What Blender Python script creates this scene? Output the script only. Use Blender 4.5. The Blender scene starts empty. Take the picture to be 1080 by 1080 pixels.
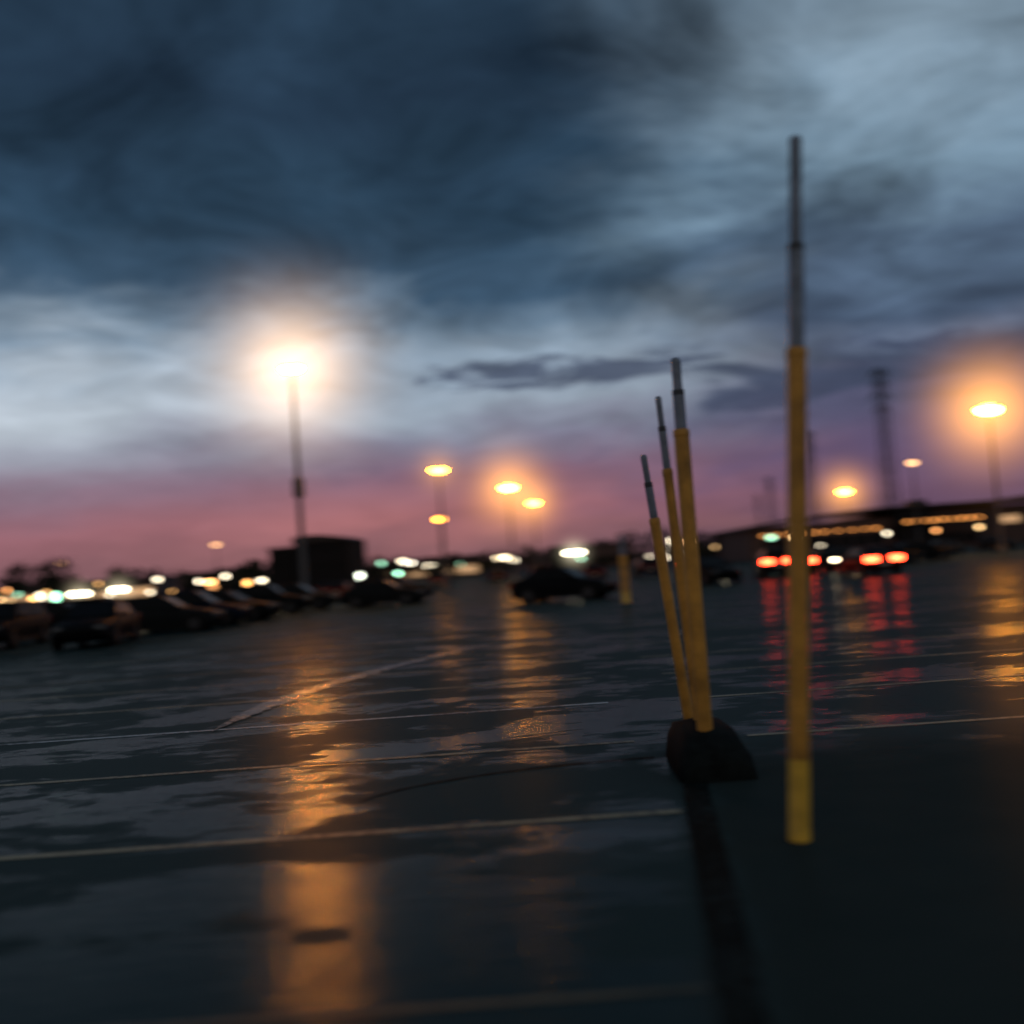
import bpy, bmesh, math, random
from mathutils import Vector, Matrix
random.seed(7)
scene=bpy.context.scene
COL=scene.collection
R=math.radians
def lin(r,g,b):
    def f(c):
        c/=255.0
        return c/12.92 if c<=.04045 else ((c+.055)/1.055)**2.4
    return (f(r),f(g),f(b),1)
# ------------------------------------------------------------ node helper
class NT:
    def __init__(s,tree): s.t=tree; s.n=tree.nodes; s.l=tree.links
    def node(s,typ,**kw):
        n=s.n.new(typ)
        for k,v in kw.items(): setattr(n,k,v)
        return n
    def put(s,sock,v):
        if isinstance(v,bpy.types.NodeSocket): s.l.new(v,sock)
        elif v is not None: sock.default_value=v
    def M(s,op,a,b=None,c=None,clamp=False):
        n=s.node('ShaderNodeMath',operation=op); n.use_clamp=clamp
        s.put(n.inputs[0],a); s.put(n.inputs[1],b); s.put(n.inputs[2],c)
        return n.outputs[0]
    def smooth(s,v,a,b):
        n=s.node('ShaderNodeMapRange',interpolation_type='SMOOTHSTEP')
        s.put(n.inputs[0],v); n.inputs[1].default_value=a; n.inputs[2].default_value=b
        n.inputs[3].default_value=0; n.inputs[4].default_value=1
        return n.outputs[0]
    def gauss(s,v,c,w):
        d=s.M('DIVIDE',s.M('SUBTRACT',v,c),w)
        return s.M('EXPONENT',s.M('MULTIPLY',s.M('MULTIPLY',d,d),-1.0))
    def noise(s,vec,scale,detail=4,rough=.55,dist=0):
        n=s.node('ShaderNodeTexNoise')
        s.put(n.inputs['Vector'],vec); n.inputs['Scale'].default_value=scale
        n.inputs['Detail'].default_value=detail; n.inputs['Roughness'].default_value=rough
        n.inputs['Distortion'].default_value=dist
        return n.outputs['Fac']
    def comb(s,x,y,z=0.0):
        n=s.node('ShaderNodeCombineXYZ'); s.put(n.inputs[0],x); s.put(n.inputs[1],y); s.put(n.inputs[2],z)
        return n.outputs[0]
    def ramp(s,fac,stops):
        n=s.node('ShaderNodeValToRGB'); cr=n.color_ramp
        while len(cr.elements)<len(stops): cr.elements.new(.5)
        for e,(p,c) in zip(cr.elements,stops): e.position=p; e.color=c
        s.put(n.inputs[0],fac); return n.outputs[0]
    def mix(s,f,a,b,mode='MIX'):
        n=s.node('ShaderNodeMix',data_type='RGBA',blend_type=mode)
        s.put(n.inputs[0],f); s.put(n.inputs[6],a); s.put(n.inputs[7],b)
        return n.outputs[2]
    def mixf(s,f,a,b):
        n=s.node('ShaderNodeMix',data_type='FLOAT')
        s.put(n.inputs[0],f); s.put(n.inputs[2],a); s.put(n.inputs[3],b)
        return n.outputs[0]

# ------------------------------------------------------------ SKY (world)
w=bpy.data.worlds.new("World"); scene.world=w; w.use_nodes=True
T=NT(w.node_tree); T.n.clear()
out=T.node('ShaderNodeOutputWorld'); bg=T.node('ShaderNodeBackground')
T.l.new(bg.outputs[0],out.inputs[0])
tc=T.node('ShaderNodeTexCoord'); sp=T.node('ShaderNodeSeparateXYZ'); T.l.new(tc.outputs['Generated'],sp.inputs[0])
x,y,z=sp.outputs
az=T.M('MULTIPLY',T.M('ARCTAN2',x,y),57.2958)
el=T.M('MULTIPLY',T.M('ARCSINE',z),57.2958)
zz=T.M('ADD',T.M('MAXIMUM',z,0.0),.20)
P=T.comb(T.M('DIVIDE',x,zz),T.M('DIVIDE',y,zz),0.0)
P2=T.comb(T.M('DIVIDE',x,zz),T.M('MULTIPLY',T.M('DIVIDE',y,zz),1.0),3.7)
n1=T.M('SUBTRACT',T.noise(P,1.5,6,.56,.4),.5)
n2=T.M('SUBTRACT',T.noise(P2,3.2,7,.62,.7),.5)
n3=T.M('SUBTRACT',T.noise(T.comb(T.M('MULTIPLY',az,.07),T.M('MULTIPLY',el,.2),1.3),1.0,6,.62,.6),.5)
n4=T.noise(T.comb(T.M('MULTIPLY',az,.12),T.M('MULTIPLY',T.M('ADD',el,T.M('MULTIPLY',az,.03)),.6),5.1),1.0,7,.70,.7)
hi=T.smooth(el,5,15)
elw=T.M('ADD',el,T.M('ADD',T.M('MULTIPLY',T.M('MULTIPLY',n1,hi),13.0),T.M('MULTIPLY',n3,T.mixf(hi,3.4,7.0))))
f=T.M('DIVIDE',elw,34.0)
A=T.ramp(f,[(d/34,lin(*c)) for d,c in [(0,(104,78,84)),(1.5,(128,90,97)),(3.3,(148,100,111)),(5.6,(128,100,120)),(7.6,(128,128,148)),(9.4,(148,161,176)),(12,(136,153,170)),(14.2,(98,118,137)),(16.6,(54,76,97)),(20.5,(42,64,84)),(26,(33,50,68)),(33,(39,59,78))]])
B=T.ramp(f,[(d/34,lin(*c)) for d,c in [(0,(88,66,84)),(2.5,(106,80,104)),(5,(96,82,112)),(7.5,(84,84,110)),(9.5,(68,76,97)),(11.2,(92,104,126)),(13,(64,78,99)),(16,(80,99,121)),(20,(110,134,153)),(25,(128,149,166)),(33,(94,115,134))]])
sky=T.mix(T.smooth(T.M('ADD',az,T.M('MULTIPLY',n1,34.0)),2,20),A,B)
gb=T.M('MULTIPLY',T.M('MULTIPLY',T.gauss(az,-27.0,12.0),T.gauss(elw,9.8,3.2)),.6)
sky=T.mix(gb,sky,lin(200,209,218))
pk=T.M('MULTIPLY',T.M('MULTIPLY',T.gauss(az,-8.0,14.0),T.gauss(elw,3.0,2.0)),T.M('ADD',.38,n3))
sky=T.mix(T.M('MINIMUM',T.M('MAXIMUM',pk,0.0),.7),sky,lin(196,124,118))
wsp=T.M('ADD',T.M('MULTIPLY',T.gauss(T.M('ADD',el,T.M('MULTIPLY',az,.03)),10.9,1.15),T.gauss(az,2.5,7.0)),T.M('MULTIPLY',T.M('MULTIPLY',T.gauss(el,9.0,2.0),T.smooth(az,7,13)),.7))
wm=T.smooth(T.M('ADD',n4,T.M('MULTIPLY',wsp,.27)),.59,.73)
wm=T.M('MULTIPLY',wm,T.smooth(wsp,.05,.35))
sky=T.mix(T.M('MULTIPLY',wm,.85),sky,lin(62,71,93))
wm2=T.M('MULTIPLY',T.smooth(n4,.5,.66),T.M('MULTIPLY',T.gauss(el,6.4,1.4),.5))
sky=T.mix(wm2,sky,lin(98,86,110))
gain=T.M('ADD',1.0,T.M('MULTIPLY',T.mixf(hi,.45,2.3),T.M('ADD',n2,T.M('MULTIPLY',n1,.8))))
gain=T.M('MAXIMUM',gain,.5)
cb=T.node('ShaderNodeVectorMath',operation='SCALE'); T.l.new(sky,cb.inputs[0]); T.l.new(gain,cb.inputs['Scale'])
back_fill=T.M('MULTIPLY',T.smooth(T.M('MULTIPLY',y,-1.0),.05,.7),T.smooth(z,-.02,.1))
sky=T.mix(back_fill,cb.outputs[0],(.24,.22,.195,1))  # warm brighter sky behind the camera, added as fill to light the posts
sky=T.mix(T.smooth(z,-.01,-.06),sky,(.01,.012,.015,1))
T.l.new(sky,bg.inputs[0]); bg.inputs[1].default_value=1.0

# ------------------------------------------------------------ materials
def mat(name,base,rough=.5,metal=0,var=.15,nscale=8,emit=None,estr=0,bump=0,spec=.5,coat=0):
    m=bpy.data.materials.new(name); m.use_nodes=True
    t=NT(m.node_tree); b=m.node_tree.nodes['Principled BSDF']
    tcn=t.node('ShaderNodeTexCoord')
    n=t.noise(tcn.outputs['Object'],nscale,5,.6)
    lo=tuple(c*(1-var) for c in base[:3])+(1,); hi_=tuple(min(1,c*(1+var)) for c in base[:3])+(1,)
    t.l.new(t.ramp(n,[(.3,lo),(.7,hi_)]),b.inputs['Base Color'])
    t.l.new(t.mixf(n,rough*.8,min(1,rough*1.2)),b.inputs['Roughness'])
    b.inputs['Metallic'].default_value=metal
    b.inputs['Specular IOR Level'].default_value=spec
    b.inputs['Coat Weight'].default_value=coat
    if emit:
        b.inputs['Emission Color'].default_value=tuple(emit[:3])+(1,); b.inputs['Emission Strength'].default_value=estr
    if bump:
        bp=t.node('ShaderNodeBump'); bp.inputs['Strength'].default_value=bump; bp.inputs['Distance'].default_value=.02
        t.l.new(t.noise(tcn.outputs['Object'],nscale*5,4,.6),bp.inputs['Height']); t.l.new(bp.outputs[0],b.inputs['Normal'])
    return m
YEL=mat('yellow_plastic',(.60,.295,.045),.5,0,.5,3.2,bump=.15)
YELB=mat('reflective_yellow',(.78,.48,.06),.35,0,.3,9)
GREY=mat('galvanised_steel',(.18,.225,.30),.38,.25,.3,10)
GREYD=mat('dark_steel',(.05,.06,.075),.45,.4,.2,12)
RUBB=mat('black_rubber',(.012,.016,.017),.8,0,.4,9,bump=.5,spec=.02)
CONC=mat('concrete',(.10,.10,.10),.75,0,.25,6,bump=.3)
POLE=mat('lamp_pole_steel',(.05,.05,.055),.5,.3,.2,4)
GLASS=mat('car_glass',(.01,.012,.015),.25,0,.1,3,spec=.04)
TYRE=mat('tyre_rubber',(.01,.01,.01),.8,0,.2,10,spec=.1)
RIM=mat('alloy_rim',(.05,.05,.06),.4,.4,.1,10)
TRIM=mat('black_trim',(.01,.01,.011),.6,0,.2,10,spec=.1)
HL_OFF=mat('headlight_lens',(.08,.09,.1),.15,0,.1,10)
TL_OFF=mat('taillight_lens',(.12,.008,.008),.2,0,.1,10)
HL_ON=mat('headlight_lit',(.8,.8,.7),.3,0,.05,5,(1,.78,.48),22)
TL_ON=mat('taillight_lit',(.5,.02,.02),.3,0,.05,5,(1,.045,.014),32)
BARK=mat('bark',(.05,.038,.028),.9,0,.3,10,bump=.5)
LEAF=mat('leaves',(.04,.05,.03),.8,0,.45,1.2,spec=.1)
LEAF2=mat('leaves_dark',(.024,.032,.026),.8,0,.45,1.2,spec=.1)
WALL=mat('render_wall',(.07,.045,.045),.8,0,.2,1.5,bump=.2)
WALL2=mat('brick_wall',(.014,.016,.019),.85,0,.3,3,bump=.3,spec=.05)
ROOF=mat('roof_metal',(.024,.023,.027),.7,.1,.2,2)
WIN=mat('window_glass',(.012,.014,.018),.2,0,.1,2,spec=.1)
WARM=mat('lit_canopy_panel',(.5,.35,.2),.4,0,.2,2,(1,.36,.08),3.6)
COOLL=mat('lit_shop_window',(.5,.5,.45),.4,0,.2,2,(1,.55,.25),.6)
PLATE=mat('plate_white',(.3,.3,.3),.4,0,.05,30)
_em={}
def emis(name,c,s):
    k=(name,tuple(c),s)
    if k not in _em: _em[k]=mat(name,(.8,.75,.6),.3,0,.05,5,c,s)
    return _em[k]

# ------------------------------------------------------------ mesh helpers
def box(bm,c,s,mi=0,bev=0,rot=None,seg=2):
    r=bmesh.ops.create_cube(bm,size=1)
    for v in r['verts']:
        p=Vector((v.co.x*s[0],v.co.y*s[1],v.co.z*s[2]))
        if rot is not None: p=rot@p
        v.co=p+Vector(c)
    fs=set(f for v in r['verts'] for f in v.link_faces)
    for f in fs: f.material_index=mi
    if bev>0:
        es=list(set(e for f in fs for e in f.edges))
        rb=bmesh.ops.bevel(bm,geom=es,offset=bev,segments=seg,affect='EDGES',profile=.5)
        for f in rb['faces']: f.material_index=mi
def sharp(f):
    for e in f.edges: e.smooth=False
def tube(bm,p0,p1,r0,r1,seg=16,mi=0,cap=True):
    p0=Vector(p0);p1=Vector(p1); d=(p1-p0)
    q=d.to_track_quat('Z','Y').to_matrix()
    a=[];b=[]
    for i in range(seg):
        t=2*math.pi*i/seg; o=Vector((math.cos(t),math.sin(t),0))
        a.append(bm.verts.new(p0+q@(o*r0))); b.append(bm.verts.new(p1+q@(o*r1)))
    for i in range(seg):
        j=(i+1)%seg; f=bm.faces.new((a[i],a[j],b[j],b[i])); f.material_index=mi; f.smooth=seg>6
    if cap:
        f=bm.faces.new(a[::-1]); f.material_index=mi; sharp(f)
        f=bm.faces.new(b); f.material_index=mi; sharp(f)
def lathe(bm,prof,seg=24,mi=0,center=(0,0)):
    rings=[]
    for r,zv in prof:
        rings.append([bm.verts.new((center[0]+r*math.cos(2*math.pi*i/seg),center[1]+r*math.sin(2*math.pi*i/seg),zv)) for i in range(seg)])
    for k in range(len(rings)-1):
        for i in range(seg):
            j=(i+1)%seg; f=bm.faces.new((rings[k][i],rings[k][j],rings[k+1][j],rings[k+1][i])); f.smooth=True; f.material_index=mi
    for rg in (rings[0][::-1],rings[-1]):
        f=bm.faces.new(rg); f.material_index=mi; sharp(f)
def quad(bm,pts,mi=0):
    f=bm.faces.new([bm.verts.new(p) for p in pts]); f.material_index=mi; return f
def mesh(name,bm,mats,norm=True):
    if norm: bmesh.ops.recalc_face_normals(bm,faces=bm.faces)
    me=bpy.data.meshes.new(name); bm.to_mesh(me); bm.free()
    for m in mats: me.materials.append(m)
    return me
def obj(name,data,parent=None,loc=(0,0,0),label=None):
    o=bpy.data.objects.new(name,data); COL.objects.link(o); o.location=loc
    if parent: o.parent=parent
    if label: o['label']=label
    return o
def thing(name,loc,label,category,rotz=0,group=None):
    e=obj(name,None,None,loc); e.rotation_euler=(0,0,rotz)
    e.empty_display_size=.2
    e['label']=label; e['category']=category
    if group: e['group']=group
    return e
def part(name,bm,mats,parent,loc=(0,0,0),label=None,norm=True):
    return obj(name,mesh(name,bm,mats,norm),parent,loc,label)
def copy_thing(src,loc,rotz,label=None,scale=None):
    e=src.copy(); COL.objects.link(e); e.location=loc; e.rotation_euler=(0,0,rotz)
    if scale: e.scale=scale
    if label: e['label']=label
    for c in list(src.children):
        k=c.copy(); COL.objects.link(k); k.parent=e
        for g in c.children:
            h=g.copy(); COL.objects.link(h); h.parent=k
    return e

# ------------------------------------------------------------ GROUND
def wet_surface(name,strip=False):
    m=bpy.data.materials.new(name); m.use_nodes=True
    t=NT(m.node_tree); t.n.clear()
    mo=t.node('ShaderNodeOutputMaterial'); dif=t.node('ShaderNodeBsdfDiffuse'); glo=t.node('ShaderNodeBsdfAnisotropic'); mx=t.node('ShaderNodeMixShader')
    tcn=t.node('ShaderNodeTexCoord'); co=tcn.outputs['Object']
    s3=t.node('ShaderNodeSeparateXYZ'); t.l.new(co,s3.inputs[0]); gx,gy,_=s3.outputs
    na=t.noise(t.comb(t.M('MULTIPLY',gx,.5),gy),.75,5,.6,.5); nb=t.noise(t.comb(t.M('MULTIPLY',gx,.6),gy,2.0),2.8,4,.6,.2); nf=t.noise(co,90,3,.6)
    def ell(cx,cy,rx,ry):
        a=t.M('DIVIDE',t.M('SUBTRACT',gx,cx),rx); c=t.M('DIVIDE',t.M('SUBTRACT',gy,cy),ry)
        return t.M('SUBTRACT',1.0,t.M('ADD',t.M('MULTIPLY',a,a),t.M('MULTIPLY',c,c)))
    near=t.M('MULTIPLY',t.smooth(ell(-1.1,4.6,1.6,1.4),0,.6),.10)
    wet=t.smooth(t.M('ADD',t.M('ADD',na,near),t.M('MULTIPLY',t.M('SUBTRACT',nb,.5),.6)),.47,.58)
    pud=t.smooth(t.M('ADD',ell(.3,5.7,.6,.42),t.M('MULTIPLY',t.M('SUBTRACT',nb,.5),1.8)),-.1,.3)
    edge=t.M('ADD',t.M('SUBTRACT',gx,t.M('MULTIPLY',gy,.13)),t.M('MULTIPLY',t.M('SUBTRACT',nb,.5),.25))
    dry=t.M('MULTIPLY',t.smooth(edge,.22,.42),t.smooth(t.M('ADD',gy,t.M('MULTIPLY',nb,.8)),9.2,7.8))
    wet=t.M('MULTIPLY',wet,t.M('SUBTRACT',1.0,t.M('MULTIPLY',dry,.98)),clamp=True)
    t.l.new(t.mixf(wet,.28,.11),glo.inputs['Roughness'])
    bc=t.mix(wet,(.030,.051,.054,1),(.017,.034,.037,1))
    bc=t.mix(t.M('MULTIPLY',t.smooth(nf,.5,.75),.4),bc,(.05,.07,.07,1))
    bc=t.mix(t.M('MULTIPLY',dry,.8),bc,t.mix(nb,(.018,.028,.028,1),(.036,.047,.045,1)))
    k_=t.mixf(wet,.07,.40); k_=t.mixf(pud,k_,.6); k_=t.mixf(dry,k_,.03)
    lim=t.mixf(wet,.03,.14); lim=t.mixf(dry,lim,.012)
    if strip:
        n0=t.noise(co,9,5,.65)
        cov=t.smooth(n0,.36,.62)
        bc=t.mix(cov,bc,(.16,.10,.07,1))  # warm colour puts the orange lamp glint into the line itself
        k_=t.mixf(cov,k_,.55); lim=.30
    t.l.new(bc,dif.inputs['Color'])
    fr=t.node('ShaderNodeFresnel'); fr.inputs['IOR'].default_value=1.33
    fac=t.M('MINIMUM',t.M('MULTIPLY',fr.outputs[0],k_),lim)
    glo.inputs['Color'].default_value=(.94,1,1,1)
    bp=t.node('ShaderNodeBump'); bp.inputs['Distance'].default_value=.004; bp.inputs['Strength'].default_value=.25
    t.l.new(nf,bp.inputs['Height'])
    rip=t.noise(t.comb(t.M('MULTIPLY',gx,2.4),t.M('MULTIPLY',gy,15.0)),1.0,4,.6,.3)
    bp2=t.node('ShaderNodeBump'); bp2.inputs['Distance'].default_value=.011; bp2.inputs['Strength'].default_value=.65
    t.l.new(rip,bp2.inputs['Height']); t.l.new(bp.outputs[0],bp2.inputs['Normal'])
    t.l.new(bp2.outputs[0],glo.inputs['Normal']); t.l.new(bp.outputs[0],dif.inputs['Normal'])
    t.l.new(fac,mx.inputs[0]); t.l.new(dif.outputs[0],mx.inputs[1]); t.l.new(glo.outputs[0],mx.inputs[2]); t.l.new(mx.outputs[0],mo.inputs['Surface'])
    return m
GM=wet_surface('wet_asphalt')
bm=bmesh.new(); bmesh.ops.create_grid(bm,x_segments=8,y_segments=8,size=2500)
g=obj('ground',mesh('ground',bm,[GM]),None,(0,0,0)); g['kind']='structure'; g['label']='wet dark asphalt parking lot with puddles'

def paintmat(name,col,wear,rough=.45,spec=.05):
    m=bpy.data.materials.new(name); m.use_nodes=True
    t=NT(m.node_tree); b=m.node_tree.nodes['Principled BSDF']
    co=t.node('ShaderNodeTexCoord').outputs['Object']
    n=t.noise(co,14,6,.7); n0=t.noise(co,.5,3,.6)
    f=t.smooth(t.M('ADD',n,t.M('MULTIPLY',t.M('SUBTRACT',n0,.5),.9)),wear-.16,wear+.16)
    t.l.new(t.mix(f,(.026,.042,.045,1),col),b.inputs['Base Color'])
    b.inputs['Roughness'].default_value=rough; b.inputs['Specular IOR Level'].default_value=spec
    return m
PY=paintmat('worn_yellow_paint',(.30,.29,.20,1),.44); PW=paintmat('worn_white_paint',(.42,.50,.55,1),.42); PC=wet_surface('worn_paint_orange_glint',True)
PF=paintmat('faded_yellow_paint',(.10,.105,.08,1),.46)
SEAM_REFL=paintmat('tar_seam_and_reflection',(.007,.010,.010,1),.38,.7,.01)  # shared by the patch seam and the painted reflection strip
def line(x0,y0,x1,y1,wd=.1,mt=PY,z=.004,lab='worn yellow parking bay line on wet asphalt',nm='parking_line'):
    d=Vector((x1-x0,y1-y0,0)); L=d.length; nrm=Vector((-d.y,d.x,0)).normalized()*wd/2
    bm=bmesh.new(); n=max(1,int(L/(1.0 if wd<.15 else .25))); pr=None
    for i in range(n+1):
        c=Vector((x0,y0,z))+d*(i/n); q=nrm*(1+random.uniform(-.12,.12))
        cur=(bm.verts.new(c+q),bm.verts.new(c-q))
        if pr: bm.faces.new((pr[0],pr[1],cur[1],cur[0]))
        pr=cur
    o=obj(nm,mesh(nm,bm,[mt])); o['kind']='structure'; o['label']=lab
yy=3.8
k=0
while yy<34:
    line(-10.2,yy,.93 if k else .6,yy,.085 if k else .06,(PY if k%4!=3 else PW) if k else PF)
    if k>=2: line(1.9,yy-.1,7.4,yy-.15,.08,PY)
    if k>=2: line(13.6,yy,19.1,yy,.09,PY)
    yy+=2.6 if k==0 else 2.52; k+=1  # next: dark sheet painting the post base's reflection on the ground
line(.50,2.2,1.16,7.25,.17,SEAM_REFL,.008,'dark strip painting the reflection of the post base on asphalt','base_reflection_strip')
# curved worn strip, ragged edges, orange lamp glint painted into its colour
rs=random.Random(4); bm=bmesh.new(); pr=None
for i in range(81):
    s=i/80; px=-3.5+3.0*s**1.9; py=11.3+10.2*s; wd=(.24*(1-.35*s))*min(1,s*4+.05)*min(1,(1-s)*4+.05)
    d=Vector((5.7*s**.9+.01,10.2,0)).normalized(); q=Vector((-d.y,d.x,0))
    wa=wd*rs.uniform(.6,1.15); wb=wd*rs.uniform(.6,1.15)
    cur=(bm.verts.new((px+q.x*wa,py+q.y*wa,.012)),bm.verts.new((px-q.x*wb,py-q.y*wb,.012)))
    if pr: bm.faces.new((pr[0],pr[1],cur[1],cur[0]))
    pr=cur
o=obj('parking_line',mesh('parking_line',bm,[PC])); o['kind']='structure'; o['label']='curved worn glossy line with an orange glint painted into its colour'
# curved edge of an old asphalt patch
bm=bmesh.new(); pr=None
for i in range(31):
    s=i/30; an=math.pi*(.92-.42*s); px=1.0+2.3*math.cos(an)*1.0; py=7.0+1.15*math.sin(an)*1.0; wd=.022*rs.uniform(.6,1.2)
    cur=(bm.verts.new((px,py+wd,.006)),bm.verts.new((px,py-wd,.006)))
    if pr: bm.faces.new((pr[0],pr[1],cur[1],cur[0]))
    pr=cur
o=obj('asphalt_seam',mesh('asphalt_seam',bm,[SEAM_REFL])); o['kind']='structure'; o['label']='curved dark seam of an asphalt patch'

# ------------------------------------------------------------ YELLOW POSTS
def post(loc,h_y,h_g,h_top,r,lean_x,lean_y,label,z0=0):
    e=thing('yellow_post',loc,label,'post',0,'yellow posts in the parking lot')
    e.rotation_euler=(lean_y,lean_x,0)
    bm=bmesh.new()
    if z0==0:
        lathe(bm,[(r*1.05,0),(r*1.05,.05),(r*1.01,.06),(r*1.01,.44)],24,1)
        lathe(bm,[(r,.442),(r,h_y)],24,0)
    else: lathe(bm,[(r,0),(r,h_y)],24,0)
    part('sleeve',bm,[YEL,YELB],e)
    bm=bmesh.new(); lathe(bm,[(r*1.04,h_y-.05),(r*1.06,h_y-.045),(r*1.06,h_y-.01),(r*.9,h_y+.005)],24); part('collar',bm,[YEL],e)
    bm=bmesh.new(); lathe(bm,[(r*.78,h_y-.02),(r*.78,h_g)],20); lathe(bm,[(r*.62,h_g+.001),(r*.62,h_top-.02)],20); part('steel_pole',bm,[GREY],e)
    bm=bmesh.new(); lathe(bm,[(r*.64,h_top-.03),(r*.64,h_top-.01),(r*.45,h_top+.01)],20); part('cap',bm,[GREY],e)
    bm=bmesh.new(); lathe(bm,[(r*.80,h_g-.02),(r*.80,h_g+.02)],20); part('clamp',bm,[GREYD],e)
    return e
post((1.445,5.6,0),2.72,3.30,3.93,.056,math.atan(.31/3.9),0,'tall leaning yellow post with grey steel top')
post((1.30,7.45,.2),2.33,2.61,2.86,.058,0,0,'upright yellow post with grey top in dark base',.1)
post((1.335,7.85,.2),2.08,2.40,2.65,.040,-math.atan(.12/2.54),0,'thin yellow post leaning out of dark base',.1)
post((1.315,8.2,.2),1.72,2.00,2.24,.043,-math.atan(.2/2.14),0,'shorter yellow post leaning out of dark base',.1)
post((3.95,37,0),1.75,2.1,2.5,.14,0,0,'thick yellow post with dark top on asphalt')
e=thing('post_base',(1.33,7.75,0),'low black rubber base block holding yellow posts','post base')
bm=bmesh.new()
secs=[(-.62,.24,.12),(-.54,.255,.26),(-.3,.25,.33),(.2,.23,.33),(.48,.21,.28),(.58,.17,.14)]
rg=[]
for yv,hw,hz in secs:
    rg.append([bm.verts.new((px,yv,pz)) for px,pz in ((-hw*1.08,0),(-hw*.95,hz*.6),(-hw*.72,hz*.93),(0,hz),(hw*.70,hz*.95),(hw*.95,hz*.6),(hw*1.08,0))])
for a_,b_ in zip(rg,rg[1:]):
    for i in range(7):
        f=bm.faces.new((a_[i],a_[(i+1)%7],b_[(i+1)%7],b_[i])); f.smooth=i<6
bm.faces.new(rg[0]); bm.faces.new(rg[-1][::-1])
part('block',bm,[RUBB],e)

# ------------------------------------------------------------ STREET LAMPS
def halo_mat(name,c,s):
    m=bpy.data.materials.new(name); m.use_nodes=True
    t=NT(m.node_tree); t.n.clear()
    o=t.node('ShaderNodeOutputMaterial'); em=t.node('ShaderNodeEmission')
    tcn=t.node('ShaderNodeTexCoord')
    ln=t.node('ShaderNodeVectorMath',operation='LENGTH'); t.l.new(tcn.outputs['Object'],ln.inputs[0])
    r2=t.M('MULTIPLY',ln.outputs['Value'],ln.outputs['Value'])
    f=t.M('POWER',t.M('MAXIMUM',t.M('SUBTRACT',1.0,r2),0.0),3.0)
    f=t.M('DIVIDE',f,t.M('ADD',1.0,t.M('MULTIPLY',r2,20.0)))
    t.l.new(t.M('MULTIPLY',f,s),em.inputs['Strength']); em.inputs['Color'].default_value=tuple(c)+(1,)
    t.l.new(em.outputs[0],o.inputs['Volume'])
    return m
def halo(parent,zc,Rr,c,inten):  # added emissive sphere, paints the glow around a lamp
    bm=bmesh.new(); bmesh.ops.create_uvsphere(bm,u_segments=32,v_segments=16,radius=1)
    o=part('painted_glow',bm,[halo_mat('painted_glow',c,inten/Rr)],parent,(0,0,zc),'added self-glowing sphere painting the soft glow around lamp')
    o.scale=(Rr,Rr,Rr)
LG='parking lot lamps'
def lamp(loc,H,rotz,es,ec,halo_R=0,halo_i=0,halo_c=(1,.40,.06),boxz=None,label='tall parking lot lamp glowing orange',rp=.11,hs=1.0):
    e=thing('street_lamp',loc,label,'street lamp',rotz,LG)
    bm=bmesh.new(); lathe(bm,[(.3,0),(.3,.6),(.27,.65)],20); part('base',bm,[CONC],e)
    bm=bmesh.new(); lathe(bm,[(rp*1.7,.65),(rp*1.7,.68),(rp*1.15,.72),(rp,H*.5),(rp*.6,H-.2)],14)
    part('pole',bm,[POLE],e)
    if boxz:
        bm=bmesh.new(); box(bm,(0,0,boxz),(.62,.42,1.1),0,.04); box(bm,(0,0,boxz+.63),(.36,.34,.18),0,.02); part('control_box',bm,[POLE],e)
    bm=bmesh.new(); box(bm,(0,0,.05),(1.75*hs,.6*hs,.14),0,.05); hd=part('lamp_head',bm,[POLE],e,(0,0,H))
    bm=bmesh.new()
    bmesh.ops.create_uvsphere(bm,u_segments=20,v_segments=10,radius=1)
    for v in bm.verts: v.co=Vector((v.co.x*.80*hs,v.co.y*.27*hs,v.co.z*.30*hs))
    part('lens',bm,[emis('lamp_glow',ec,es)],hd,(0,0,-.14))
    if halo_R: halo(e,H-.15,halo_R,halo_c,halo_i)
    return e
O=(1,.32,.022)
lamp((-12.65,60,0),14.56,0,1000,(1,.30,.03),9.8,3.4,(1,.64,.38),7.2,'tall parking lot lamp with control box, glaring warm white',.16,.72)
lamp((-6.4,91,0),11,.3,75,O,4.5,1.2,hs=.9)
lamp((-12.8,176,0),11,.1,35,O,0,0,label='distant parking lot lamp glowing orange')
lamp((-.25,117,0),11,0,210,O,9.5,3.2,hs=1.1)
lamp((3.3,149,0),11,.2,110,O,8,2.0,label='distant parking lot lamp glowing orange',hs=1.0)
lamp((36.2,75,0),11,0,340,O,9,4.2,hs=1.15,label='tall parking lot lamp glaring amber')
lamp((59.4,179,0),11,0,120,O,10,2.8,hs=1.3,label='distant parking lot lamp glowing orange')
lamp((49,122,0),11.0,0,6,(1,.5,.2),label='parking lot lamp glowing faintly',hs=.75)
lamp((-64,216,0),11,.1,5,(1,.5,.2),label='distant parking lot lamp glowing faintly')
lamp((-118,262,0),11,.1,5,(1,.5,.2),label='distant parking lot lamp glowing faintly')

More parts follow.
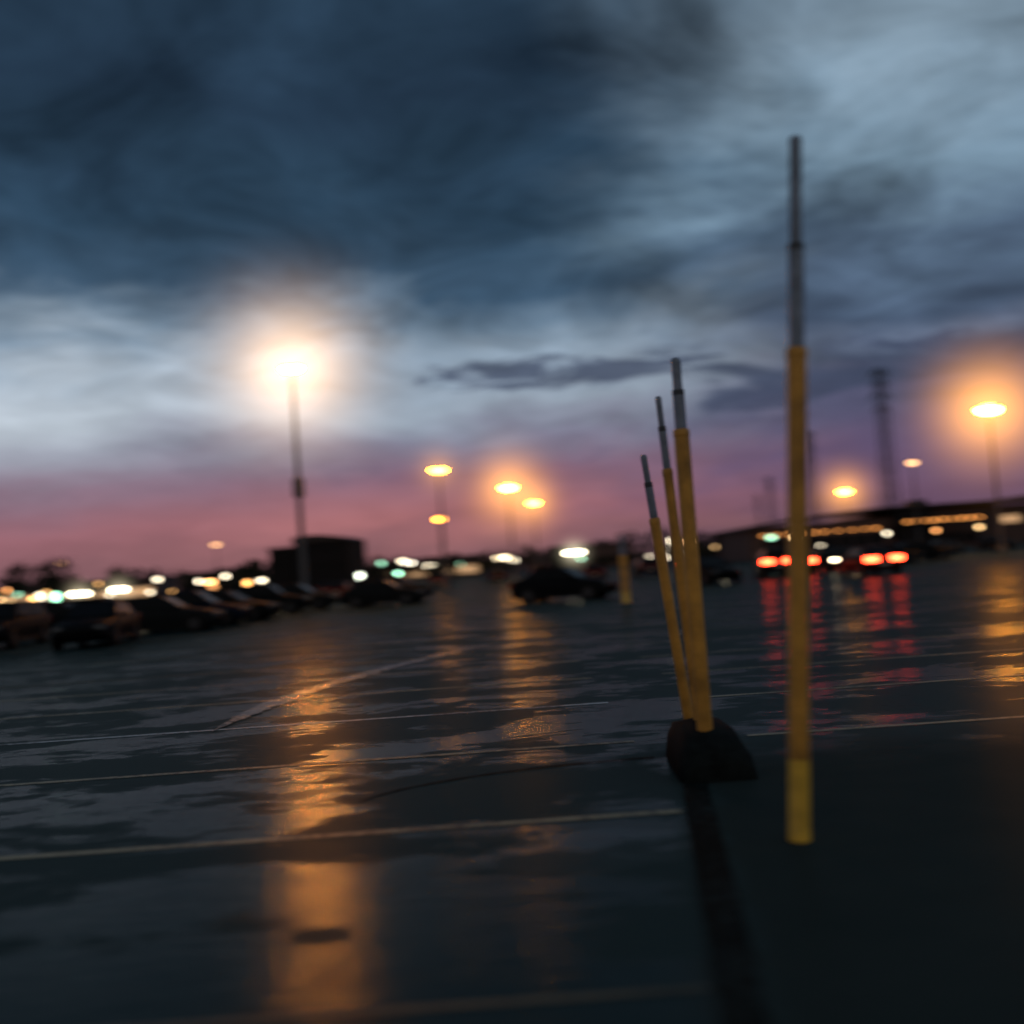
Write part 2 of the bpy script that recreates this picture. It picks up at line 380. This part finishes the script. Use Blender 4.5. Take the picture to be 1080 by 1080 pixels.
FG='floodlights along the far road'
def flood(xv,yv,zv,es,c,wd=1.5,hr=0,hi_=0):
    e=thing('floodlight',(xv,yv,0),'bright floodlight on short mast','floodlight',0,FG)
    bm=bmesh.new(); lathe(bm,[(.14,0),(.1,.3),(.07,zv)],12); part('mast',bm,[POLE],e)
    bm=bmesh.new(); box(bm,(0,.1,zv+.2),(wd,.25,.5),0,.04); part('housing',bm,[POLE],e)
    bm=bmesh.new(); box(bm,(0,-.05,zv+.2),(wd*.9,.06,.38),0,.02); part('lens',bm,[emis('flood_glow',c,es)],e)
    if hr: halo(e,zv+.2,hr,c,hi_)
for a_ in [(-53,122,1.8,14,(1,.84,.55),2.8,3.2,1.5),(-48.2,122,2.0,16,(1,.84,.55),2.2,3.2,1.6),(-18.2,170,3.3,12,(1,.9,.7),2.0),(-14.3,170,2.6,11,(1,.85,.6),2.2),
           (-2.1,160,3.0,12,(1,.8,.5),2.2),(8.8,150,2.9,18,(1,.88,.6),3.0,4.0,2.2),(-39,128,2.2,10,(1,.45,.15),1.4),(24,140,3.2,7,(1,.5,.2),1.0)]:
    flood(*a_)
rf=random.Random(17)
for i in range(54):
    yv=rf.uniform(110,190); xv=yv*rf.choice([rf.uniform(-.56,-.3),rf.uniform(-.56,.22),rf.uniform(.25,.5)])
    c=rf.choice([(1,.85,.6),(1,.4,.12),(1,.6,.25),(1,.85,.6),(.4,1,.65),(1,.5,.15)])
    flood(xv,yv,rf.uniform(1.2,3.4),rf.uniform(2,9),c,rf.uniform(.3,.9))
# low lights close to the parked cars
for (xv,yv,zv,c) in [(-21.5,47,1.5,(.35,1,.6)),(-24,50,1.4,(1,.5,.15)),(-26.5,56,1.6,(1,.85,.6)),(-15.5,58,1.5,(1,.45,.12)),(-9.6,62,1.5,(.9,1,.8))]:
    flood(xv,yv,zv,6,c,.35)

# ------------------------------------------------------------ CARS
def car_master(kind,paint):
    suv=kind=='suv'; van=kind=='hatch'
    e=thing('parked_car',(0,0,0),'','car')
    up=.12 if suv else (.04 if van else 0)
    st=[(-2.22,.70,.34,.60),(-2.12,.82,.25,.70),(-1.75,.88,.21,.80),(-1.2,.90,.2,.88),(-.75,.91,.2,.94),(.4,.915,.2,.96),(1.5,.91,.2,.98),(1.95,.88,.22,.97 if not(suv or van) else .99),(2.14,.83,.27,.9),(2.2,.76,.36,.82)]
    bm=bmesh.new(); rings=[]
    for (yv,hw,zb,zt) in st:
        zt+=up; zb+=up*.5
        pr=[(-hw*.9,zb),(-hw,zb+.14),(-hw*1.0,zt-.3),(-hw*.97,zt-.12),(-hw*.86,zt),(0,zt+.03),(hw*.86,zt),(hw*.97,zt-.12),(hw,zt-.3),(hw,zb+.14),(hw*.9,zb)]
        rings.append([bm.verts.new((px,yv,pz)) for px,pz in pr])
    n=len(rings[0])
    for a_,b_ in zip(rings,rings[1:]):
        for i in range(n):
            j=(i+1)%n; f=bm.faces.new((a_[i],a_[j],b_[j],b_[i])); f.smooth=True
    bm.faces.new(rings[0]); bm.faces.new(rings[-1][::-1])
    zb=.93+up; zr=1.43+up*1.6+(.05 if van else 0)
    if suv: yb=(-.95,2.12); yr=(-.25,1.85)
    elif van: yb=(-1.0,2.08); yr=(-.2,1.55)
    else: yb=(-.95,1.72); yr=(-.15,1.02)
    hb,hr=.83,.64
    bt=[Vector((-hb,yb[0],zb)),Vector((hb,yb[0],zb)),Vector((hb,yb[1],zb)),Vector((-hb,yb[1],zb))]
    tp=[Vector((-hr,yr[0],zr)),Vector((hr,yr[0],zr)),Vector((hr,yr[1],zr-.03)),Vector((-hr,yr[1],zr-.03))]
    vb=[bm.verts.new(v) for v in bt]; vt=[bm.verts.new(v) for v in tp]
    for i in range(4):
        j=(i+1)%4; bm.faces.new((vb[i],vb[j],vt[j],vt[i]))
    top=bm.faces.new(vt)
    bmesh.ops.bevel(bm,geom=list(top.edges),offset=.07,segments=3,affect='EDGES')
    for sx in (-1,1):
        for yv in (-1.38,1.32):
            tube(bm,(sx*.80,yv,.34+up*.4),(sx*.918,yv,.34+up*.4),.385,.385,20,1)
        box(bm,(sx*.86,0,.25+up*.5),(.14,2.0,.12),1,.02)
    box(bm,(0,-2.19,.48+up),(1.0,.06,.16),1,.01)
    part('body',bm,[paint,TRIM],e)
    def win(a_,b_,c,d,nm,ins=.09,off=.012,sp=False):
        nn=(b_-a_).cross(d-a_).normalized(); ctr=(a_+b_+c+d)/4
        if nn.dot(ctr-Vector((0,.3,1.0)))<0: nn=-nn
        def P(u,v): return (a_*(1-u)+b_*u)*(1-v)+(d*(1-u)+c*u)*v+nn*off
        rng=[(ins,1-ins)] if not sp else [(.07,.5),(.535,.93)]
        for u0,u1 in rng:
            bm=bmesh.new(); quad(bm,[P(u0,.1),P(u1,.1),P(u1,.84),P(u0,.84)]); part(nm,bm,[GLASS],e)
    win(bt[0],bt[1],tp[1],tp[0],'windshield'); win(bt[2],bt[3],tp[3],tp[2],'rear_window')
    win(bt[1],bt[2],tp[2],tp[1],'side_window',sp=True); win(bt[3],bt[0],tp[0],tp[3],'side_window',sp=True)
    for sx in (-1,1):
        for yv in (-1.38,1.32):
            wz=.33+up*.3
            w_=obj('wheel',None,e,(sx*.84,yv,wz)); 
            bm=bmesh.new(); rad=wz
            prof=[(.2,-.1),(rad*.93,-.11),(rad,-.08),(rad,.08),(rad*.93,.11),(.2,.1)]
            seg=24; rr=[]
            for r_,xx in prof: rr.append([bm.verts.new((xx,r_*math.cos(2*math.pi*i/seg),r_*math.sin(2*math.pi*i/seg))) for i in range(seg)])
            for a_,b_ in zip(rr,rr[1:]):
                for i in range(seg):
                    f=bm.faces.new((a_[i],a_[(i+1)%seg],b_[(i+1)%seg],b_[i])); f.smooth=True
            part('tyre',bm,[TYRE],w_)
            bm=bmesh.new(); tube(bm,(sx*.04,0,0),(sx*.095,0,0),.21,.2,20)
            for q in range(5):
                an=q*2*math.pi/5; box(bm,(sx*.1,.1*math.cos(an),.1*math.sin(an)),(.02,.035,.2),0,0,Matrix.Rotation(an+math.pi/2,3,'X'))
            part('rim',bm,[RIM],w_)
        bm=bmesh.new(); box(bm,(sx*.62,-2.13,.64+up),(.34,.16,.13),0,.03); part('headlight',bm,[HL_OFF],e)
        bm=bmesh.new(); box(bm,(sx*.58,2.13,.79+up),(.60,.18,.26),0,.03); part('taillight',bm,[TL_OFF],e)
        bm=bmesh.new(); box(bm,(sx*.97,-.72,1.0+up),(.18,.1,.12),0,.03); part('mirror',bm,[paint],e)
    bm=bmesh.new(); box(bm,(0,2.195,.54+up),(.5,.03,.13),0,.005); part('number_plate',bm,[PLATE],e)
    return e
def pm(n,c): return mat(n,c,.5,0,.1,3,spec=.02)
paints={'black':pm('paint_black',(.008,.009,.011)),'dark grey':pm('paint_grey',(.013,.015,.017)),
 'silver':pm('paint_silver',(.035,.04,.045)),'white':pm('paint_white',(.10,.10,.11)),
 'dark red':pm('paint_red',(.028,.006,.006)),'dark blue':pm('paint_blue',(.007,.012,.024))}
CG='cars parked in the wet lot'
masters={}
kindname={'sedan':'sedan','suv':'sport utility car','hatch':'hatchback'}
def car(kind,colr,xv,yv,rotdeg,lights='',label=None):
    base=masters.get(kind)
    if base is None:
        base=car_master(kind,paints['black']); masters[kind]=base; o=base
        o.location=(xv,yv,0); o.rotation_euler=(0,0,R(rotdeg))
    else:
        o=copy_thing(base,(xv,yv,0),R(rotdeg))
    o['group']=CG; o['category']='car'
    o['label']=label or f"{colr} {kindname[kind]} parked on wet asphalt"
    for c in o.children:
        nm=c.name.split('.')[0]
        mt=None
        if nm in('body','mirror'): mt=paints[colr]
        if nm=='headlight': mt=HL_ON if 'h' in lights else HL_OFF
        if nm=='taillight': mt=TL_ON if 't' in lights else TL_OFF
        if mt:
            c.material_slots[0].link='OBJECT'; c.material_slots[0].material=mt
    return o
car('sedan','black',-13.8,33.0,8); car('sedan','dark grey',-13.6,38.4,96); car('hatch','dark blue',-13.4,41.6,94,'',)
car('sedan','black',-13.0,45.0,88,''); car('suv','black',-18.2,35.5,5)
car('sedan','black',-19.0,42.0,92); car('hatch','black',-18.6,45.0,90,'h'); car('sedan','dark grey',-18.4,48.2,91)
car('sedan','dark grey',-7.2,54,86); car('suv','black',-7.0,57.4,92); car('hatch','dark grey',-12.2,55.5,90); car('suv','black',-12.9,51.5,92); car('sedan','black',-17.5,53,90)
car('sedan','black',2.0,43.5,68,'','black sedan parked alone on wet asphalt')
car('sedan','dark red',17.3,49.5,180,'t','red sedan with glowing taillights on wet asphalt')
car('suv','dark grey',14.6,57,172,'t','grey car with glowing taillights on wet asphalt')
car('sedan','dark grey',16.2,60,184,'t','grey car with glowing taillights on wet asphalt')
car('hatch','black',19.4,62.5,8,'h','dark hatchback with headlights on')
car('sedan','black',10.0,52.5,14,'','black sedan waiting on wet asphalt')
car('hatch','dark red',21.6,72,186,'t'); car('sedan','black',12.4,66,4,'h')
car('sedan','dark grey',24.2,66,100); car('sedan','black',28,70,95)
cols=['black','dark grey','dark blue','silver','black','dark red','black','dark grey']; kd=['sedan','sedan','suv','hatch']
random.seed(3)
for (x0,x1,yv,st) in [(-62,-20,68,3.4),(-58,-8,86,3.9),(2,24,84,4.4),(30,70,92,4.6),(-20,26,106,6.0)]:
    xv=x0
    while xv<x1:
        if random.random()<.72:
            car(random.choice(kd),random.choice(cols),xv,yv+random.uniform(-.4,.4),random.choice([0,180])+random.uniform(-3,3),random.choice(['','','','','h','t']))
        xv+=st

# ------------------------------------------------------------ BUILDINGS
def windows(par,x0,x1,n,z0,z1,yv,mt,frame=.12,nm='window'):
    wd=(x1-x0)/n
    for i in range(n):
        bm=bmesh.new(); box(bm,(0,0,0),(wd-frame*2,.06,z1-z0)); part(nm,bm,[mt],par,(x0+wd*(i+.5),yv,(z0+z1)/2))
e=thing('store_building',(35,150,0),'long low retail store with lit orange canopy','building')
bm=bmesh.new()
box(bm,(11,14,2.5),(22,28,5.0),0); box(bm,(22.2+28,16,2.9),(56,30,5.8),0)
box(bm,(24,-.6,2.9),(5,3,5.8),1)
part('wall',bm,[WALL,WALL2],e)
bm=bmesh.new()
prof=[(-1,4.95),(8,6.0),(20,6.65),(40,6.55),(46,6.7)]
for (xa,za),(xb,zb_) in zip(prof,prof[1:]):
    v=[(xa,-.9,za-.35),(xb,-.9,zb_-.35),(xb,29,zb_-.35),(xa,29,za-.35),(xa,-.9,za),(xb,-.9,zb_),(xb,29,zb_),(xa,29,za)]
    vs=[bm.verts.new(p) for p in v]
    for q in ((0,1,2,3),(4,5,6,7),(0,1,5,4),(2,3,7,6),(0,3,7,4),(1,2,6,5)): bm.faces.new([vs[i] for i in q])
box(bm,(62,15,7.0),(32.2,30,.5),0); box(bm,(55,10,7.7),(3,3,1.0),0,.05); box(bm,(30,12,7.2),(2.5,3,1.2),0,.05); box(bm,(70,12,7.8),(4,3,1.1),0,.05)
part('roof',bm,[ROOF],e)
bm=bmesh.new(); box(bm,(27.5,-2.2,4.15),(13,3.2,.35),0,.03)
for xx in (22,26,30,33.5): tube(bm,(xx,-3.5,0),(xx,-3.5,4),.12,.12,10)
part('canopy',bm,[ROOF],e)
random.seed(9)
for i in range(9):
    bm=bmesh.new(); box(bm,(0,0,0),(random.uniform(.4,.9),.08,.22),0); part('canopy_light',bm,[WARM],e,(22.2+i*1.32,-3.86,4.15+random.uniform(-.02,.02)))
for i in range(10):
    bm=bmesh.new(); box(bm,(0,0,0),(random.uniform(.35,.8),.14,.2),0,.02); part('wall_light',bm,[WARM],e,(2.0+i*1.9+random.uniform(-.2,.2),-.12,3.6))
windows(e,38,41,2,3.1,4.2,.92,COOLL,nm='shop_window'); windows(e,27,35,5,.5,2.2,.92,WIN)
windows(e,2,20,8,1,3,-.05,WIN); windows(e,48,76,9,1,3,.92,WIN)
bm=bmesh.new(); box(bm,(24,-2.14,1.3),(2.6,.1,2.6),0); part('door',bm,[WIN],e)
def block(loc,label,w1,h1,w2,h2,dp):
    e=thing('building',loc,label,'building',R(-6))
    bm=bmesh.new(); box(bm,(w1/2,dp/2,h1/2),(w1,dp,h1),0,.06); box(bm,(w1+w2/2,dp/2-.6,h2/2),(w2,dp,h2),0,.06); part('wall',bm,[WALL2],e)
    bm=bmesh.new(); box(bm,(w1/2-.1,dp/2,h1+.12),(w1+.2,dp+.3,.24),0,.03)
    N=12; fr=[];bk=[]
    for i in range(N+1):
        u=i/N; xx=w1-.15+(w2+.3)*u; zz_=h2+.02+.8*math.sin(math.pi*(.25+.75*u))**.8 if u<1 else h2+.02
        fr.append(bm.verts.new((xx,-.8,zz_))); bk.append(bm.verts.new((xx,dp-.4,zz_)))
    f0=bm.verts.new((w1-.15,-.8,h2+.01)); b0=bm.verts.new((w1-.15,dp-.4,h2+.01))
    for i in range(N): bm.faces.new((fr[i],fr[i+1],bk[i+1],bk[i]))
    bm.faces.new([f0]+fr[::1]); bm.faces.new([b0]+bk[::1]); bm.faces.new((f0,fr[0],bk[0],b0)); bm.faces.new((f0,b0,bk[-1],fr[-1]))
    part('roof',bm,[ROOF],e)
    windows(e,w1+.5,w1+w2-.5,4,h2*.6,h2*.6+1.1,-.62,WIN); windows(e,w1+.5,w1+w2-.5,4,1,2.2,-.62,WIN); windows(e,.4,w1-1.5,1,1,2.2,-.02,WIN)
    bm=bmesh.new(); box(bm,(w1-.7,-.02,1.05),(.95,.08,2.1),0); part('door',bm,[TRIM],e)
block((-29.3,120,0),'dark boxy two-storey building with low roof',3.3,5.6,6.6,6.2,8)
for (bx,by,w_,h_,l_) in [(-88,210,26,4.6,1),(-70,235,18,5.2,0),(-20,245,24,5.0,1),(18,238,20,5.4,0),(-118,225,20,4.5,1)]:
    e=thing('shop_building',(bx,by,0),'low distant shop building with small lit windows' if l_ else 'low distant dark shop building','building')
    bm=bmesh.new(); box(bm,(0,6,h_/2),(w_,12,h_),0,.05); part('wall',bm,[WALL],e)
    bm=bmesh.new(); box(bm,(0,6,h_+.15),(w_+.6,12.6,.3),0,.05); box(bm,(w_*.2,6,h_+.7),(2.2,2.2,.9),0,.05); part('roof',bm,[ROOF],e)
    windows(e,-w_/2+.8,w_/2-.8,int(w_/3),1,2.8,-.03,COOLL if l_ else WIN)

# ------------------------------------------------------------ TREES
def tree_master(seed,H,Wd):
    rd=random.Random(seed)
    e=thing('tree',(0,0,0),'dark leafy tree beyond the parking lot','tree',0,'trees around the parking lot')
    bm=bmesh.new(); tube(bm,(0,0,0),(.05,0,H*.35),.16,.11,8); tube(bm,(.05,0,H*.35),(.1,.05,H*.75),.11,.04,8)
    cl=[]
    for i in range(16):
        an=rd.uniform(0,6.28); rr=Wd*.5*math.sqrt(rd.random()); zc=H*rd.uniform(.38,.95)
        rr*=1-.6*abs((zc/H-.6)/.4)**2
        c=Vector((rr*math.cos(an),rr*math.sin(an),zc)); cl.append((c,rd.uniform(.35,.75)*Wd*.3))
        if i<7: tube(bm,(.03,0,H*rd.uniform(.25,.45)),c,.06,.02,6)
    part('trunk',bm,[BARK],e)
    bm=bmesh.new()
    for c,r_ in cl:
        for k in range(75):
            d=Vector((rd.gauss(0,1),rd.gauss(0,1),rd.gauss(0,.8)))*r_*.5
            p=c+d; q=Matrix.Rotation(rd.uniform(0,6.28),3,Vector((rd.gauss(0,1),rd.gauss(0,1),rd.gauss(0,1))).normalized()); s_=rd.uniform(.12,.24)
            quad(bm,[p+q@Vector((-s_,-s_*.6,0)),p+q@Vector((s_,-s_*.6,0)),p+q@Vector((s_*.8,s_*.6,.03)),p+q@Vector((-s_*.7,s_*.7,0))],0 if rd.random()<.5 else 1)
    part('crown',bm,[LEAF,LEAF2],e,norm=False)
    return e
tm=[tree_master(11,6.5,5.2),tree_master(12,5.2,4.6),tree_master(13,7.5,5.5)]
tm[0].location=(-62,135,0); tm[1].location=(-34,132,0); tm[2].location=(-74,150,0)
random.seed(21)
for i in range(50):
    t_=random.choice(tm); yv=random.uniform(135,215); xv=yv*random.uniform(-.56,.24)
    if -34<xv<-14 and yv<150: continue
    sc=random.uniform(.55,.9)*(1 if xv<-20 else .75)
    copy_thing(t_,(xv,yv,0),random.uniform(0,6.28),None,(sc*1.2,sc*1.2,sc))
rd=random.Random(5); bm=bmesh.new()
for i in range(17000):
    xv=rd.uniform(-330,420); yv=285+rd.uniform(0,25)
    hh=4.8+2.0*math.sin(xv*.045)+1.4*math.sin(xv*.17+1)+1.0*math.sin(xv*.61)+ (1.5 if 20<xv<60 else 0)
    zv=hh*(rd.random()**.8); s_=rd.uniform(.4,.9)
    q=Matrix.Rotation(rd.uniform(0,6.28),3,Vector((rd.gauss(0,1),rd.gauss(0,1),rd.gauss(0,1))).normalized()); p=Vector((xv,yv,zv))
    quad(bm,[p+q@Vector((-s_,-s_*.7,0)),p+q@Vector((s_,-s_*.6,0)),p+q@Vector((s_*.8,s_*.6,.1)),p+q@Vector((-s_*.7,s_*.7,0))],0)
o=obj('woodland',mesh('woodland',bm,[LEAF2],False)); o['kind']='stuff'; o['label']='dark far-off belt of trees on the horizon'

# ------------------------------------------------------------ TRANSMISSION TOWERS
def tower_mesh(H,wb,wt,bar):
    bm=bmesh.new()
    def hw(z_): return wb/2+(wt/2-wb/2)*min(1,z_/(H*.8))
    cs=[(-1,-1),(1,-1),(1,1),(-1,1)]; nz=14; lv=[H*i/nz for i in range(nz+1)]
    for a_,b_ in zip(lv,lv[1:]):
        for i in range(4):
            c,d=cs[i],cs[(i+1)%4]; ha,hb=hw(a_),hw(b_)
            tube(bm,(c[0]*ha,c[1]*ha,a_),(c[0]*hb,c[1]*hb,b_),bar,bar,5)
            tube(bm,(c[0]*ha,c[1]*ha,a_),(d[0]*hb,d[1]*hb,b_),bar*.55,bar*.55,4)
            tube(bm,(d[0]*ha,d[1]*ha,a_),(c[0]*hb,c[1]*hb,b_),bar*.55,bar*.55,4)
            tube(bm,(c[0]*hb,c[1]*hb,b_),(d[0]*hb,d[1]*hb,b_),bar*.55,bar*.55,4)
    return bm
e=thing('transmission_tower',(84,223,0),'slim steel lattice power transmission tower','transmission tower',R(20),'power line towers')
part('mast',tower_mesh(40,3.3,1.7,.12),[GREYD],e)
for zf,l in ((.975,2.6),(.91,2.2),(.85,2.8),(.77,2.3)):
    for s_ in (-1,1):
        bm=bmesh.new(); wt=1.7; H=40; bar=.16
        for yy_ in (-1,1):
            tube(bm,(s_*wt/2,yy_*wt/2,H*zf),(s_*l,0,H*zf),bar*.7,bar*.5,4); tube(bm,(s_*wt/2,yy_*wt/2,H*zf+.9),(s_*l,0,H*zf),bar*.5,bar*.5,4)
        tube(bm,(s_*l,0,H*zf),(s_*l,0,H*zf-1.3),.1,.1,6)
        part('cross_arm',bm,[GREYD],e)
for p in ((101,336),(138,535),(172,702)): copy_thing(e,(p[0],p[1],0),R(20))

# ------------------------------------------------------------ CAMERA
cam=bpy.data.cameras.new('camera'); co_=bpy.data.objects.new('camera',cam); COL.objects.link(co_)
cam.sensor_width=36; cam.lens=36*1060/1080; cam.clip_end=6000; cam.clip_start=.05
co_.matrix_world=Matrix.Translation((0,0,1.6))@Matrix.Rotation(R(90+3.13),4,'X')@Matrix.Rotation(R(-4),4,'Z')
cam.dof.use_dof=True; cam.dof.focus_distance=10; cam.dof.aperture_fstop=.42; cam.dof.aperture_ratio=.55
scene.camera=co_
scene.view_settings.view_transform='Standard'; scene.view_settings.look='None'; scene.view_settings.exposure=0
